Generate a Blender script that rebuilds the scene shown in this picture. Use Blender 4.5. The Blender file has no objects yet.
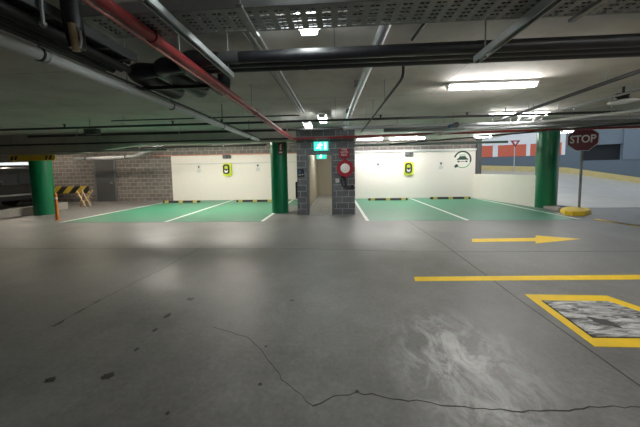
import bpy, math, random
from mathutils import Vector, Matrix
random.seed(7)
scn = bpy.context.scene
COL = scn.collection
PI = math.pi
CEIL = 2.9

# ------------------------------------------------------------------ materials
def new_mat(name):
    m = bpy.data.materials.new(name); m.use_nodes = True
    nt = m.node_tree
    b = next(n for n in nt.nodes if n.type == 'BSDF_PRINCIPLED')
    return m, nt, b

def rgba(c): return (c[0], c[1], c[2], 1.0)

def plain(name, col, rough=.5, metal=0., var=.12, scale=6., bump=0.):
    """solid paint / metal / plastic with a little procedural variation"""
    m, nt, b = new_mat(name)
    N, L = nt.nodes, nt.links
    tc = N.new('ShaderNodeTexCoord'); nz = N.new('ShaderNodeTexNoise')
    nz.inputs['Scale'].default_value = scale; nz.inputs['Detail'].default_value = 5
    L.new(tc.outputs['Object'], nz.inputs['Vector'])
    mx = N.new('ShaderNodeMix'); mx.data_type = 'RGBA'
    mx.inputs[6].default_value = rgba([c*(1-var) for c in col]); mx.inputs[7].default_value = rgba([min(1, c*(1+var)) for c in col])
    L.new(nz.outputs['Fac'], mx.inputs[0]); L.new(mx.outputs[2], b.inputs['Base Color'])
    b.inputs['Roughness'].default_value = rough; b.inputs['Metallic'].default_value = metal
    if bump:
        bp = N.new('ShaderNodeBump'); bp.inputs['Strength'].default_value = bump; bp.inputs['Distance'].default_value = .01
        L.new(nz.outputs['Fac'], bp.inputs['Height']); L.new(bp.outputs['Normal'], b.inputs['Normal'])
    return m

def emit(name, col, s):
    m, nt, b = new_mat(name)
    b.inputs['Base Color'].default_value = rgba(col)
    b.inputs['Emission Color'].default_value = rgba(col); b.inputs['Emission Strength'].default_value = s
    return m

def ramp(N, stops):
    r = N.new('ShaderNodeValToRGB'); e = r.color_ramp.elements
    e[0].position, e[0].color = stops[0][0], rgba(stops[0][1]); e[1].position, e[1].color = stops[-1][0], rgba(stops[-1][1])
    for p, c in stops[1:-1]:
        k = e.new(p); k.color = rgba(c)
    return r

def math_node(nt, op, a, b=None, clamp=False):
    n = nt.nodes.new('ShaderNodeMath'); n.operation = op; n.use_clamp = clamp
    for i, v in enumerate((a, b)):
        if v is None: continue
        if isinstance(v, (int, float)): n.inputs[i].default_value = v
        else: nt.links.new(v, n.inputs[i])
    return n.outputs[0]

def concrete_floor():
    m, nt, b = new_mat('floor_concrete'); N, L = nt.nodes, nt.links
    tc = N.new('ShaderNodeTexCoord')
    def noise(s, d=6, r=.6, vec=None, dist=0.):
        n = N.new('ShaderNodeTexNoise'); n.inputs['Scale'].default_value = s; n.inputs['Detail'].default_value = d
        n.inputs['Roughness'].default_value = r; n.inputs['Distortion'].default_value = dist
        L.new(vec or tc.outputs['Object'], n.inputs['Vector']); return n.outputs['Fac']
    big = noise(.45, 4, .55, dist=.6); mid = noise(2.2, 8, .65); fine = noise(26, 5, .7)
    s = math_node(nt, 'ADD', math_node(nt, 'MULTIPLY', big, .36), math_node(nt, 'ADD', math_node(nt, 'MULTIPLY', mid, .38), math_node(nt, 'MULTIPLY', fine, .26)))
    cr = ramp(N, [(.36, (.095, .091, .086)), (.5, (.175, .17, .164)), (.64, (.26, .256, .25))])
    L.new(s, cr.inputs[0])
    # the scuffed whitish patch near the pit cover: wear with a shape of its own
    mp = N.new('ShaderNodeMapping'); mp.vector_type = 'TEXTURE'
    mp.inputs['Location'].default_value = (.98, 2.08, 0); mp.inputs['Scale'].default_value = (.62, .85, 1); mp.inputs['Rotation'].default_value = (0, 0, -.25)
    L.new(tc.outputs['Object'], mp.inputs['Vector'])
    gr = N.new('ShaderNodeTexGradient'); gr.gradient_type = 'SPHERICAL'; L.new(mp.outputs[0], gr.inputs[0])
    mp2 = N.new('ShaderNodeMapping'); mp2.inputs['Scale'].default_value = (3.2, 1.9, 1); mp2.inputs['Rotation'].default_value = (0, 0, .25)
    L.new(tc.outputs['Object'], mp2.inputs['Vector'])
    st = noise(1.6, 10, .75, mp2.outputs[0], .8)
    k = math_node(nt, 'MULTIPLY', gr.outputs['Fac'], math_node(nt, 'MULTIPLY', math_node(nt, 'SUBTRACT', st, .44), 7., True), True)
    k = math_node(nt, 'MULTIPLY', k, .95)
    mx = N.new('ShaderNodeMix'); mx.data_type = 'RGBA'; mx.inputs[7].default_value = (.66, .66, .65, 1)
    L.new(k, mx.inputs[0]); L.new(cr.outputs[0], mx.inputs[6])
    # faint general scuffs
    sc = math_node(nt, 'MULTIPLY', math_node(nt, 'SUBTRACT', noise(1.1, 12, .78, None, 1.2), .58), 2.2, True)
    mx2 = N.new('ShaderNodeMix'); mx2.data_type = 'RGBA'; mx2.inputs[7].default_value = (.34, .34, .335, 1)
    L.new(sc, mx2.inputs[0]); L.new(mx.outputs[2], mx2.inputs[6]); L.new(mx2.outputs[2], b.inputs['Base Color'])
    rr = math_node(nt, 'ADD', math_node(nt, 'MULTIPLY', mid, .5), .22); L.new(rr, b.inputs['Roughness'])
    bp = N.new('ShaderNodeBump'); bp.inputs['Strength'].default_value = .12; bp.inputs['Distance'].default_value = .01
    L.new(fine, bp.inputs['Height']); L.new(bp.outputs['Normal'], b.inputs['Normal'])
    return m

def block_wall(name, c1, c2, mortar, axis='X', paint=None, bump=.5, rough=.8, w=.4, h=.2, msize=.011):
    """block work; paint = (colour, xmin, zmax): painted area of the wall"""
    m, nt, b = new_mat(name); N, L = nt.nodes, nt.links
    tc = N.new('ShaderNodeTexCoord'); sp = N.new('ShaderNodeSeparateXYZ'); L.new(tc.outputs['Object'], sp.inputs[0])
    cb = N.new('ShaderNodeCombineXYZ'); L.new(sp.outputs[axis], cb.inputs['X']); L.new(sp.outputs['Z'], cb.inputs['Y'])
    br = N.new('ShaderNodeTexBrick'); L.new(cb.outputs[0], br.inputs['Vector'])
    for k, v in (('Scale', 1.), ('Mortar Size', msize), ('Brick Width', w), ('Row Height', h), ('Mortar Smooth', .3), ('Bias', 0.)): br.inputs[k].default_value = v
    br.inputs['Color1'].default_value = rgba(c1); br.inputs['Color2'].default_value = rgba(c2); br.inputs['Mortar'].default_value = rgba(mortar)
    nz = N.new('ShaderNodeTexNoise'); nz.inputs['Scale'].default_value = 9; nz.inputs['Detail'].default_value = 6; L.new(tc.outputs['Object'], nz.inputs['Vector'])
    mul = N.new('ShaderNodeMix'); mul.data_type = 'RGBA'; mul.blend_type = 'MULTIPLY'; mul.inputs[0].default_value = .5
    L.new(br.outputs['Color'], mul.inputs[6]); L.new(nz.outputs['Fac'], mul.inputs[7])
    out = mul.outputs[2]
    if paint:
        pc, xmin, zmax = paint
        a = math_node(nt, 'GREATER_THAN', sp.outputs['X'], xmin); z = math_node(nt, 'LESS_THAN', sp.outputs['Z'], zmax)
        f = math_node(nt, 'MULTIPLY', a, z)
        pv = N.new('ShaderNodeMix'); pv.data_type = 'RGBA'
        pv.inputs[6].default_value = rgba([c*.93 for c in pc]); pv.inputs[7].default_value = rgba(pc); L.new(nz.outputs['Fac'], pv.inputs[0])
        pm = N.new('ShaderNodeMix'); pm.data_type = 'RGBA'; L.new(f, pm.inputs[0]); L.new(out, pm.inputs[6]); L.new(pv.outputs[2], pm.inputs[7]); out = pm.outputs[2]
    L.new(out, b.inputs['Base Color']); b.inputs['Roughness'].default_value = rough
    bp = N.new('ShaderNodeBump'); bp.inputs['Strength'].default_value = bump; bp.inputs['Distance'].default_value = .008; bp.invert = True
    L.new(br.outputs['Fac'], bp.inputs['Height']); L.new(bp.outputs['Normal'], b.inputs['Normal'])
    return m

def ceiling_mat():
    m, nt, b = new_mat('ceiling_concrete'); N, L = nt.nodes, nt.links
    tc = N.new('ShaderNodeTexCoord')
    nz = N.new('ShaderNodeTexNoise'); nz.inputs['Scale'].default_value = 1.3; nz.inputs['Detail'].default_value = 9; nz.inputs['Roughness'].default_value = .68
    L.new(tc.outputs['Object'], nz.inputs['Vector'])
    cr = ramp(N, [(.3, (.46, .43, .39)), (.52, (.61, .575, .53)), (.75, (.69, .655, .61))]); L.new(nz.outputs['Fac'], cr.inputs[0])
    # formwork board joints
    br = N.new('ShaderNodeTexBrick'); L.new(tc.outputs['Object'], br.inputs['Vector'])
    for k, v in (('Scale', 1.), ('Mortar Size', .008), ('Brick Width', 3.6), ('Row Height', 1.8)): br.inputs[k].default_value = v
    br.inputs['Color1'].default_value = (1, 1, 1, 1); br.inputs['Color2'].default_value = (.94, .94, .94, 1); br.inputs['Mortar'].default_value = (.6, .6, .6, 1)
    mx = N.new('ShaderNodeMix'); mx.data_type = 'RGBA'; mx.blend_type = 'MULTIPLY'; mx.inputs[0].default_value = 1
    L.new(cr.outputs[0], mx.inputs[6]); L.new(br.outputs['Color'], mx.inputs[7]); L.new(mx.outputs[2], b.inputs['Base Color'])
    b.inputs['Roughness'].default_value = .75
    return m

def worn(name, col, under, rough=.45, thresh=.66, scale=3.):
    """paint on concrete with small worn-through spots"""
    m, nt, b = new_mat(name); N, L = nt.nodes, nt.links
    tc = N.new('ShaderNodeTexCoord')
    a = N.new('ShaderNodeTexNoise'); a.inputs['Scale'].default_value = scale; a.inputs['Detail'].default_value = 10; a.inputs['Roughness'].default_value = .72
    L.new(tc.outputs['Object'], a.inputs['Vector'])
    cr = ramp(N, [(.25, [c*.86 for c in col]), (.55, col), (thresh, [min(1, c*1.08) for c in col]), (min(1, thresh+.06), under)]); L.new(a.outputs['Fac'], cr.inputs[0])
    L.new(cr.outputs[0], b.inputs['Base Color']); b.inputs['Roughness'].default_value = rough
    return m

def streaked(name):
    m, nt, b = new_mat(name); N, L = nt.nodes, nt.links
    tc = N.new('ShaderNodeTexCoord'); mp = N.new('ShaderNodeMapping'); mp.inputs['Scale'].default_value = (2.0, 9, 1); L.new(tc.outputs['Object'], mp.inputs[0])
    a = N.new('ShaderNodeTexNoise'); a.inputs['Scale'].default_value = 1.6; a.inputs['Detail'].default_value = 10; a.inputs['Roughness'].default_value = .75; a.inputs['Distortion'].default_value = .8
    L.new(mp.outputs[0], a.inputs['Vector'])
    cr = ramp(N, [(.40, (.02, .02, .02)), (.46, (.16, .16, .16)), (.52, (.42, .42, .42)), (.62, (.7, .7, .69))]); L.new(a.outputs['Fac'], cr.inputs[0])
    L.new(cr.outputs[0], b.inputs['Base Color']); b.inputs['Roughness'].default_value = .5
    return m

def stripes(name, c1, c2, period, slant=1.):
    m, nt, b = new_mat(name); N, L = nt.nodes, nt.links
    tc = N.new('ShaderNodeTexCoord'); sp = N.new('ShaderNodeSeparateXYZ'); L.new(tc.outputs['Object'], sp.inputs[0])
    v = math_node(nt, 'ADD', sp.outputs['X'], math_node(nt, 'MULTIPLY', sp.outputs['Z'], slant))
    f = math_node(nt, 'FRACT', math_node(nt, 'DIVIDE', v, period)); f = math_node(nt, 'GREATER_THAN', f, .5)
    mx = N.new('ShaderNodeMix'); mx.data_type = 'RGBA'; mx.inputs[6].default_value = rgba(c1); mx.inputs[7].default_value = rgba(c2); L.new(f, mx.inputs[0])
    L.new(mx.outputs[2], b.inputs['Base Color']); b.inputs['Roughness'].default_value = .55
    return m

def tiles(name, col, grout, s=.3):
    m, nt, b = new_mat(name); N, L = nt.nodes, nt.links
    tc = N.new('ShaderNodeTexCoord'); br = N.new('ShaderNodeTexBrick'); L.new(tc.outputs['Object'], br.inputs['Vector'])
    br.offset = 0.
    for k, v in (('Scale', 1.), ('Mortar Size', .006), ('Brick Width', s), ('Row Height', s)): br.inputs[k].default_value = v
    br.inputs['Color1'].default_value = rgba(col); br.inputs['Color2'].default_value = rgba([c*.9 for c in col]); br.inputs['Mortar'].default_value = rgba(grout)
    L.new(br.outputs['Color'], b.inputs['Base Color']); b.inputs['Roughness'].default_value = .3
    return m

M = {}
M['floor'] = concrete_floor()
M['ceil'] = ceiling_mat()
M['backwall'] = block_wall('block_and_cream_paint', (.175, .155, .145), (.24, .215, .20), (.47, .43, .40), paint=((.80, .745, .695), -8.66, 2.36), bump=.35)
M['sidewall'] = block_wall('brown_block', (.17, .15, .13), (.22, .195, .17), (.34, .31, .28), axis='Y')
M['core'] = block_wall('blue_grey_block', (.15, .155, .165), (.20, .205, .215), (.42, .43, .44))
M['cream'] = plain('cream_paint', (.84, .78, .71), .7, var=.04, scale=2)
M['corr'] = plain('corridor_paint', (.66, .61, .50), .7, var=.03)
M['tile'] = tiles('pale_tile', (.55, .55, .54), (.3, .3, .3))
M['green_floor'] = worn('green_floor_paint', (.045, .225, .13), (.12, .26, .19), .42, .68, 2.2)
M['white_line'] = worn('white_line_paint', (.78, .80, .77), (.3, .4, .35), .5, .7, 5)
M['yellow_line'] = worn('yellow_line_paint', (.86, .57, .012), (.35, .27, .1), .5, .7, 6)
M['green_col'] = plain('green_gloss_paint', (.004, .17, .07), .32, var=.06)
M['black'] = plain('black_lagging', (.010, .011, .014), .45, var=.25, scale=14, bump=.2)
M['blackpipe'] = plain('dark_pipe', (.014, .014, .014), .55)
M['rubber'] = plain('black_rubber', (.02, .02, .02), .7)
M['red'] = plain('red_pipe_paint', (.25, .022, .026), .38, var=.08)
M['pink'] = plain('faded_red_conduit', (.36, .13, .11), .5)
M['pvc'] = plain('grey_pvc', (.58, .59, .58), .42, var=.05)
M['galv'] = plain('galvanised_steel', (.50, .52, .54), .42, .75, var=.15, scale=18)
M['dkgalv'] = plain('dull_galvanised_steel', (.30, .31, .31), .55, .5, var=.25, scale=30)
M['tray'] = plain('dusty_tray_steel', (.27, .275, .27), .6, .4, var=.35, scale=40)
M['grey'] = plain('grey_paint', (.25, .26, .27), .5)
M['dkgrey'] = plain('dark_grey_paint', (.07, .072, .075), .5)
M['frame'] = plain('door_frame_grey', (.13, .135, .145), .45)
M['white'] = plain('white_enamel', (.8, .8, .79), .4, var=.03)
M['plate'] = plain('white_plate', (.72, .70, .66), .5, var=.03)
M['stopred'] = plain('sign_red', (.14, .022, .036), .4, var=.06)
M['signred'] = plain('bright_sign_red', (.30, .012, .025), .35, var=.05)
M['lettering'] = plain('sign_white', (.75, .74, .74), .4, var=.02)
M['lime'] = plain('lime_plastic', (.62, .72, .05), .4, var=.04)
M['yellow'] = plain('yellow_paint', (.78, .52, .03), .5, var=.1)
M['kerbyellow'] = worn('kerb_yellow_paint', (.84, .58, .03), (.4, .36, .25), .6, .64, 4)
M['orange'] = plain('orange_plastic', (.70, .22, .03), .45)
M['wood'] = plain('pale_timber', (.42, .31, .18), .7, var=.25, scale=20)
M['hazard'] = stripes('hazard_stripes', (.60, .42, .04), (.02, .02, .02), .62, -1)
M['beam'] = plain('shaded_beam_concrete', (.46, .445, .40), .8, var=.2, scale=3, bump=.2)  # same concrete as the slab, darkened to carry the shade on the beam face
M['conc'] = plain('raw_concrete', (.36, .34, .31), .8, var=.2, bump=.3)
M['bluewall'] = plain('blue_grey_wall_paint', (.115, .15, .185), .6, var=.1, scale=1.5)
M['slate'] = plain('slate_blue_paint', (.14, .175, .215), .55, var=.08, scale=1.5)
M['redpanel'] = plain('orange_red_cladding', (.62, .13, .07), .5, var=.08)
M['whitewall'] = plain('white_wall_paint', (.78, .79, .80), .6, var=.04)
M['road'] = plain('pale_ramp_concrete', (.46, .44, .40), .28, var=.28, scale=1.6)
M['dark'] = plain('recess_shade_colour', (.02, .022, .025), .7)  # near-black colour stands in for the shade inside the wall opening
M['car'] = plain('dark_car_paint', (.022, .024, .027), .3)
M['glass'] = plain('dark_car_glass', (.04, .045, .05), .1)
M['lamp_glass'] = plain('clear_lamp_lens', (.65, .55, .45), .15)
M['crack'] = plain('crack_dirt', (.03, .03, .03), .9)
M['joint'] = plain('joint_sealant', (.055, .055, .055), .8)
M['palekerb'] = worn('faded_yellow_kerb_paint', (.62, .50, .22), (.45, .42, .34), .6, .6, 3)
M['oil'] = plain('oil_stain', (.028, .027, .026), .45)
M['tube'] = emit('lit_tube', (1., .985, .95), 66.)
M['tube_warm'] = emit('lit_warm_tube', (1., .88, .72), 55.)
M['tube_short'] = emit('lit_short_tube', (1., .985, .95), 26.)
M['tube_bay'] = emit('lit_warm_white_tube', (1., .93, .84), 125.)
M['stopyellow'] = plain('dusty_yellow', (.42, .36, .10), .6)
M['tube_small'] = emit('lit_diffuser', (.93, 1., .98), 20.)
M['tube_dim'] = emit('dim_tube', (.88, .95, 1.), .6)
M['exit'] = emit('lit_exit_green', (.04, .55, .42), 1.0)
M['exit_white'] = emit('lit_exit_white', (.8, 1., .95), 2.2)
M['evgreen'] = plain('sign_green', (.10, .36, .16), .5)
M['evdark'] = plain('sign_dark_green', (.01, .05, .03), .5)
M['blue'] = plain('blue_plastic', (.05, .09, .2), .4)
M['salmon'] = plain('salmon_paint', (.62, .27, .2), .55)

# ------------------------------------------------------------------ mesh building
class MB:
    def __init__(s): s.v = []; s.f = []
    def add(s, vs, fs):
        o = len(s.v); s.v += [Vector(v) for v in vs]; s.f += [tuple(i+o for i in f) for f in fs]; return s
    def box(s, x0, x1, y0, y1, z0, z1, bev=0.):
        if bev <= 0:
            return s.add([(x, y, z) for z in (z0, z1) for y in (y0, y1) for x in (x0, x1)],
                         [(0, 2, 3, 1), (4, 5, 7, 6), (0, 1, 5, 4), (2, 6, 7, 3), (0, 4, 6, 2), (1, 3, 7, 5)])
        b = min(bev, (x1-x0)/2.01, (y1-y0)/2.01, (z1-z0)/2.01)
        pts = []
        for z, i in ((z0, b), (z0+b, 0), (z1-b, 0), (z1, b)):
            X0, X1, Y0, Y1 = x0+i, x1-i, y0+i, y1-i
            pts.append([(X0+b*.6, Y0, z), (X1-b*.6, Y0, z), (X1, Y0+b*.6, z), (X1, Y1-b*.6, z), (X1-b*.6, Y1, z), (X0+b*.6, Y1, z), (X0, Y1-b*.6, z), (X0, Y0+b*.6, z)])
        return s.loft(pts)
    def loft(s, rings, cap=True):
        n = len(rings[0]); vs = [p for r in rings for p in r]; fs = []
        for k in range(len(rings)-1):
            for i in range(n):
                j = (i+1) % n; fs.append((k*n+i, k*n+j, (k+1)*n+j, (k+1)*n+i))
        if cap: fs.append(tuple(range(n))[::-1]); fs.append(tuple((len(rings)-1)*n+i for i in range(n)))
        return s.add(vs, fs)
    def tube(s, path, r, n=12, cap=True):
        P = [Vector(p) for p in path]; rings = []
        t0 = (P[1]-P[0]).normalized(); up = Vector((0, 0, 1)) if abs(t0.z) < .9 else Vector((1, 0, 0))
        u = t0.cross(up).normalized(); prev = t0
        for i, p in enumerate(P):
            if i == 0: t = t0; k = 1
            elif i == len(P)-1: t = (P[i]-P[i-1]).normalized(); k = 1
            else:
                a = (P[i]-P[i-1]).normalized(); c = (P[i+1]-P[i]).normalized(); t = (a+c).normalized(); k = 1
            q = prev.rotation_difference(t); u = (q @ u).normalized(); prev = t; w = t.cross(u)
            rr = r[i] if isinstance(r, (list, tuple)) else r
            rings.append([tuple(p+u*rr*math.cos(2*PI*j/n)+w*rr*math.sin(2*PI*j/n)) for j in range(n)])
        return s.loft(rings, cap)
    def disc(s, c, axis, r, depth, n=32):
        c = Vector(c); a = Vector(axis).normalized()
        return s.tube([c-a*depth/2, c+a*depth/2], r, n)
    def prism(s, poly, axis, a0, a1):
        """poly in the two other axes, extruded along axis"""
        def mk(p, a):
            return {'X': (a, p[0], p[1]), 'Y': (p[0], a, p[1]), 'Z': (p[0], p[1], a)}[axis]
        return s.loft([[mk(p, a0) for p in poly], [mk(p, a1) for p in poly]])
    def ring(s, c, r0, r1, a0, a1, y0, y1, n=40):
        """flat ring sector in the XZ plane"""
        fs = []; vs = []
        for i in range(n+1):
            a = a0+(a1-a0)*i/n; ca, sa = math.cos(a), math.sin(a)
            vs += [(c[0]+ca*r0, y0, c[1]+sa*r0), (c[0]+ca*r1, y0, c[1]+sa*r1), (c[0]+ca*r1, y1, c[1]+sa*r1), (c[0]+ca*r0, y1, c[1]+sa*r0)]
        for i in range(n):
            for k in range(4):
                fs.append((i*4+k, i*4+(k+1) % 4, i*4+4+(k+1) % 4, i*4+4+k))
        fs += [(3, 2, 1, 0), (n*4, n*4+1, n*4+2, n*4+3)]
        return s.add(vs, fs)
    def ribbon(s, pts, w, z0=.0, z1=.002):
        P = [Vector((p[0], p[1])) for p in pts]; rings = []
        for i, p in enumerate(P):
            d = (P[min(i+1, len(P)-1)]-P[max(i-1, 0)]).normalized(); nrm = Vector((-d.y, d.x)); ww = w[i] if isinstance(w, (list, tuple)) else w
            a = p+nrm*ww/2; c = p-nrm*ww/2
            rings.append([(a.x, a.y, z0), (c.x, c.y, z0), (c.x, c.y, z1), (a.x, a.y, z1)])
        return s.loft(rings)

def link(o, parent=None):
    COL.objects.link(o)
    if parent is not None: o.parent = parent

def wpos(o):
    p = Vector(o.location)
    while o.parent: o = o.parent; p += Vector(o.location)
    return p

def obj(name, mb, mat, parent=None, loc=None, smooth=True, bevel=0.):
    """links the collected geometry (world coordinates) as ONE mesh object"""
    if parent is not None: base = wpos(parent)
    elif loc is not None: base = Vector(loc)
    else:
        xs = [v.x for v in mb.v]; ys = [v.y for v in mb.v]; zs = [v.z for v in mb.v]
        base = Vector(((min(xs)+max(xs))/2, (min(ys)+max(ys))/2, min(zs)))
    me = bpy.data.meshes.new(name); me.from_pydata([tuple(v-base) for v in mb.v], [], mb.f)
    me.update()
    import bmesh
    bm = bmesh.new(); bm.from_mesh(me); bmesh.ops.recalc_face_normals(bm, faces=bm.faces); bm.to_mesh(me); bm.free()
    if smooth:
        for p in me.polygons: p.use_smooth = True
        me.set_sharp_from_angle(angle=math.radians(35))
    me.materials.append(M[mat])
    o = bpy.data.objects.new(name, me)
    if parent is None: o.location = base
    link(o, parent)
    if bevel:
        b = o.modifiers.new('bevel', 'BEVEL'); b.width = bevel; b.segments = 2; b.limit_method = 'ANGLE'
    return o

def tag(o, label=None, cat=None, group=None, kind=None):
    if label: o['label'] = label
    if cat: o['category'] = cat
    if group: o['group'] = group
    if kind: o['kind'] = kind
    return o

def thing(name, label, cat, loc=(0, 0, 0), group=None):
    o = bpy.data.objects.new(name, None); o.empty_display_size = .1; o.location = loc; link(o)
    return tag(o, label, cat, group)

def struct(name, mb, mat, label, cat, **k):
    k.setdefault('loc', (0, 0, 0))
    return tag(obj(name, mb, mat, **k), label, cat, None, 'structure')

def dup(root, loc, label, group=None):
    r = root.copy(); COL.objects.link(r); r.location = loc; tag(r, label, None, group)
    for ch in list(root.children):
        c = ch.copy(); COL.objects.link(c); c.parent = r
        for g in list(ch.children):
            d = g.copy(); COL.objects.link(d); d.parent = c
    return r

def text_mb(body, size, width=None, depth=.004, align='CENTER', bold=0.):
    """lettering as mesh in the XZ plane, facing -Y, centred on the origin"""
    cu = bpy.data.curves.new('lettering', 'FONT'); cu.body = body; cu.size = size; cu.align_x = align; cu.align_y = 'CENTER'; cu.extrude = depth/2; cu.offset = bold; cu.resolution_u = 3
    o = bpy.data.objects.new('lettering', cu); COL.objects.link(o)
    dg = bpy.context.evaluated_depsgraph_get(); ev = o.evaluated_get(dg); me = ev.to_mesh()
    vs = [Vector((v.co.x, -v.co.z, v.co.y)) for v in me.vertices]; fs = [tuple(p.vertices) for p in me.polygons]
    ev.to_mesh_clear(); bpy.data.objects.remove(o); bpy.data.curves.remove(cu)
    if width:
        x0 = min(v.x for v in vs); x1 = max(v.x for v in vs); k = width/(x1-x0); c = (x0+x1)/2
        for v in vs: v.x = (v.x-c)*k
    m = MB(); m.add(vs, fs); return m

def moved(mb, d, rz=0.):
    R = Matrix.Rotation(rz, 3, 'Z'); d = Vector(d); mb.v = [R @ v + d for v in mb.v]; return mb

# ------------------------------------------------------------------ the room
fl = struct('floor', MB().box(-22, 32, -9, 14, -.25, 0), 'floor', 'worn grey concrete floor of the underground car park', 'floor', smooth=False)
struct('ceiling', MB().box(-22, 7.6, -9, 16.6, CEIL, CEIL+.25).box(7.6, 32, -9, 11.5, CEIL, CEIL+.25), 'ceil', 'pale grey concrete slab ceiling above the pipes and cable trays', 'ceiling', smooth=False)
struct('wall_back', MB().box(-22, -1.2, 13.8, 14., 0, CEIL).box(.5, 7.05, 13.8, 14., 0, CEIL), 'backwall', 'back wall, cream painted behind the green bays and bare brown block further left', 'wall', smooth=False)
struct('wall_left', MB().box(-22.2, -22, -9, 14, 0, CEIL), 'sidewall', 'brown block wall at the far left of the car park', 'wall', smooth=False)
struct('wall_behind', MB().box(-22, 32, -9.2, -9, 0, CEIL), 'conc', 'concrete wall behind the viewer', 'wall', smooth=False)
w = MB(); w.loft([[(6.75, 13.8, z), (6.93, 13.8, z), (7.48, 10.35, z), (7.30, 10.35, z)] for z in (0, 1.17)])
struct('wall_right', w, 'cream', 'low cream half wall between the green bays and the ramp', 'wall', smooth=False)
struct('trim_1', MB().box(6.86, 7.06, 13.62, 13.8, 1.17, CEIL), 'dkgrey', 'dark grey jamb at the corner above the low cream wall', 'post', smooth=False)
struct('trim_2', MB().prism([(-22, 2.2), (-9.2, 2.2), (-6.6, 2.47), (-1.3, 2.47), (-1.3, CEIL), (-22, CEIL)], 'Y', 8.95, 9.2), 'beam', 'concrete ceiling beam just in front of the two left green columns', 'beam', smooth=False)

# block core with the corridor opening
cw = MB().box(-1.3, -.98, 8.95, 9.25, 0, CEIL).box(-.09, .62, 8.95, 9.25, 0, CEIL).box(-.98, -.09, 8.95, 9.25, 2.08, CEIL)
cw.box(-1.3, -1.1, 9.25, 13.8, 0, CEIL).box(.48, .62, 9.25, 13.8, 0, CEIL)
struct('wall_core', cw, 'core', 'grey block wall around the lit corridor doorway', 'wall', smooth=False)
struct('wall_corridor', MB().box(-1.1, -1.08, 9.25, 16.3, 0, 2.5).box(.46, .48, 9.25, 16.3, 0, 2.5).box(-1.1, .48, 16.3, 16.4, 0, 2.5).box(-1.1, .48, 9.25, 16.4, 2.5, 2.52),
       'corr', 'cream painted walls inside the corridor', 'wall', smooth=False)
struct('floor_corridor', MB().box(-1.08, .46, 9.25, 16.3, -.02, .012).box(-.93, -.14, 8.93, 9.25, -.02, .012), 'tile', 'pale tiled floor of the corridor', 'floor', smooth=False)
struct('door_1', MB().box(-.98, -.92, 8.90, 9.27, 0, 2.08).box(-.15, -.09, 8.90, 9.27, 0, 2.08).box(-.92, -.15, 8.90, 9.27, 2.02, 2.08), 'frame', 'dark grey steel door frame of the open corridor doorway', 'door frame', smooth=False)
d2 = struct('door_2', MB().box(-12.85, -11.8, 13.74, 13.8, 0, 2.22, .01), 'dkgrey', 'dark grey door in the brown block wall at left', 'door', smooth=False)
obj('door_frame', MB().box(-12.93, -12.85, 13.72, 13.8, 0, 2.3).box(-11.8, -11.72, 13.72, 13.8, 0, 2.3).box(-12.85, -11.8, 13.72, 13.8, 2.22, 2.3), 'frame', d2)
obj('door_handle', MB().tube([(-11.92, 13.74, 1.0), (-11.92, 13.69, 1.0), (-12.04, 13.69, 1.0)], .012, 8), 'galv', d2)

# painted surfaces: parts of the floor
def slab(m, poly, z0, z1): return m.prism(poly, 'Z', z0, z1)
gm = slab(MB(), [(-8.62, 7.83), (-2.22, 7.83), (-2.22, 13.8), (-8.62, 13.8)], 0, .003); slab(gm, [(-2.22, 11.3), (-1.3, 11.3), (-1.3, 13.8), (-2.22, 13.8)], 0, .003)
obj('green_bay_surface', gm, 'green_floor', fl, smooth=False)['label'] = 'green painted floor of the two left charging bays'
obj('green_bay_surface', slab(MB(), [(.895, 7.83), (6.78, 7.83), (7.22, 10.3), (6.76, 13.8), (.895, 13.8)], 0, .003), 'green_floor', fl, smooth=False)['label'] = 'green painted floor of the two right charging bays'
for x0, x1 in ((-8.62, -8.62), (-5.2, -5.42), (-2.22, -2.22), (.895, .87), (3.72, 3.70), (6.78, 6.68)):
    obj('bay_line', MB().ribbon([(x0, 7.83), (x1, 13.75)], .1, .003, .006), 'white_line', fl)['label'] = 'white painted bay line'
obj('bay_line', MB().ribbon([(6.66, 7.83), (7.02, 9.0)], .1, .0, .003), 'white_line', fl)['label'] = 'white painted bay line'
def paint(name, poly, mat, label, z=.003):
    obj(name, MB().prism(poly, 'Z', 0, z), mat, fl, smooth=False)['label'] = label
paint('arrow_marking', [(2.72, 5.52), (3.98, 5.58), (3.87, 5.41), (4.99, 5.74), (4.32, 6.04), (4.15, 5.83), (2.83, 5.76)], 'yellow_line', 'yellow painted arrow pointing right')
paint('lane_line', [(1.03, 3.565), (9, 3.87), (9, 4.03), (1.06, 3.71)], 'yellow_line', 'long yellow painted line in front of the arrow')
paint('lane_line', [(7.1, 7.84), (7.3, 7.94), (7.26, 6.9), (9.2, 6.7), (9.2, 6.5), (7.05, 6.66)][:3] + [(7.62, 6.8), (7.42, 6.72)], 'yellow_line', 'short yellow painted line by the stop sign')
bo = [(2.2, 3.2), (3.08, 3.2), (3.62, 2.28), (2.13, 2.28)]
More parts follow.
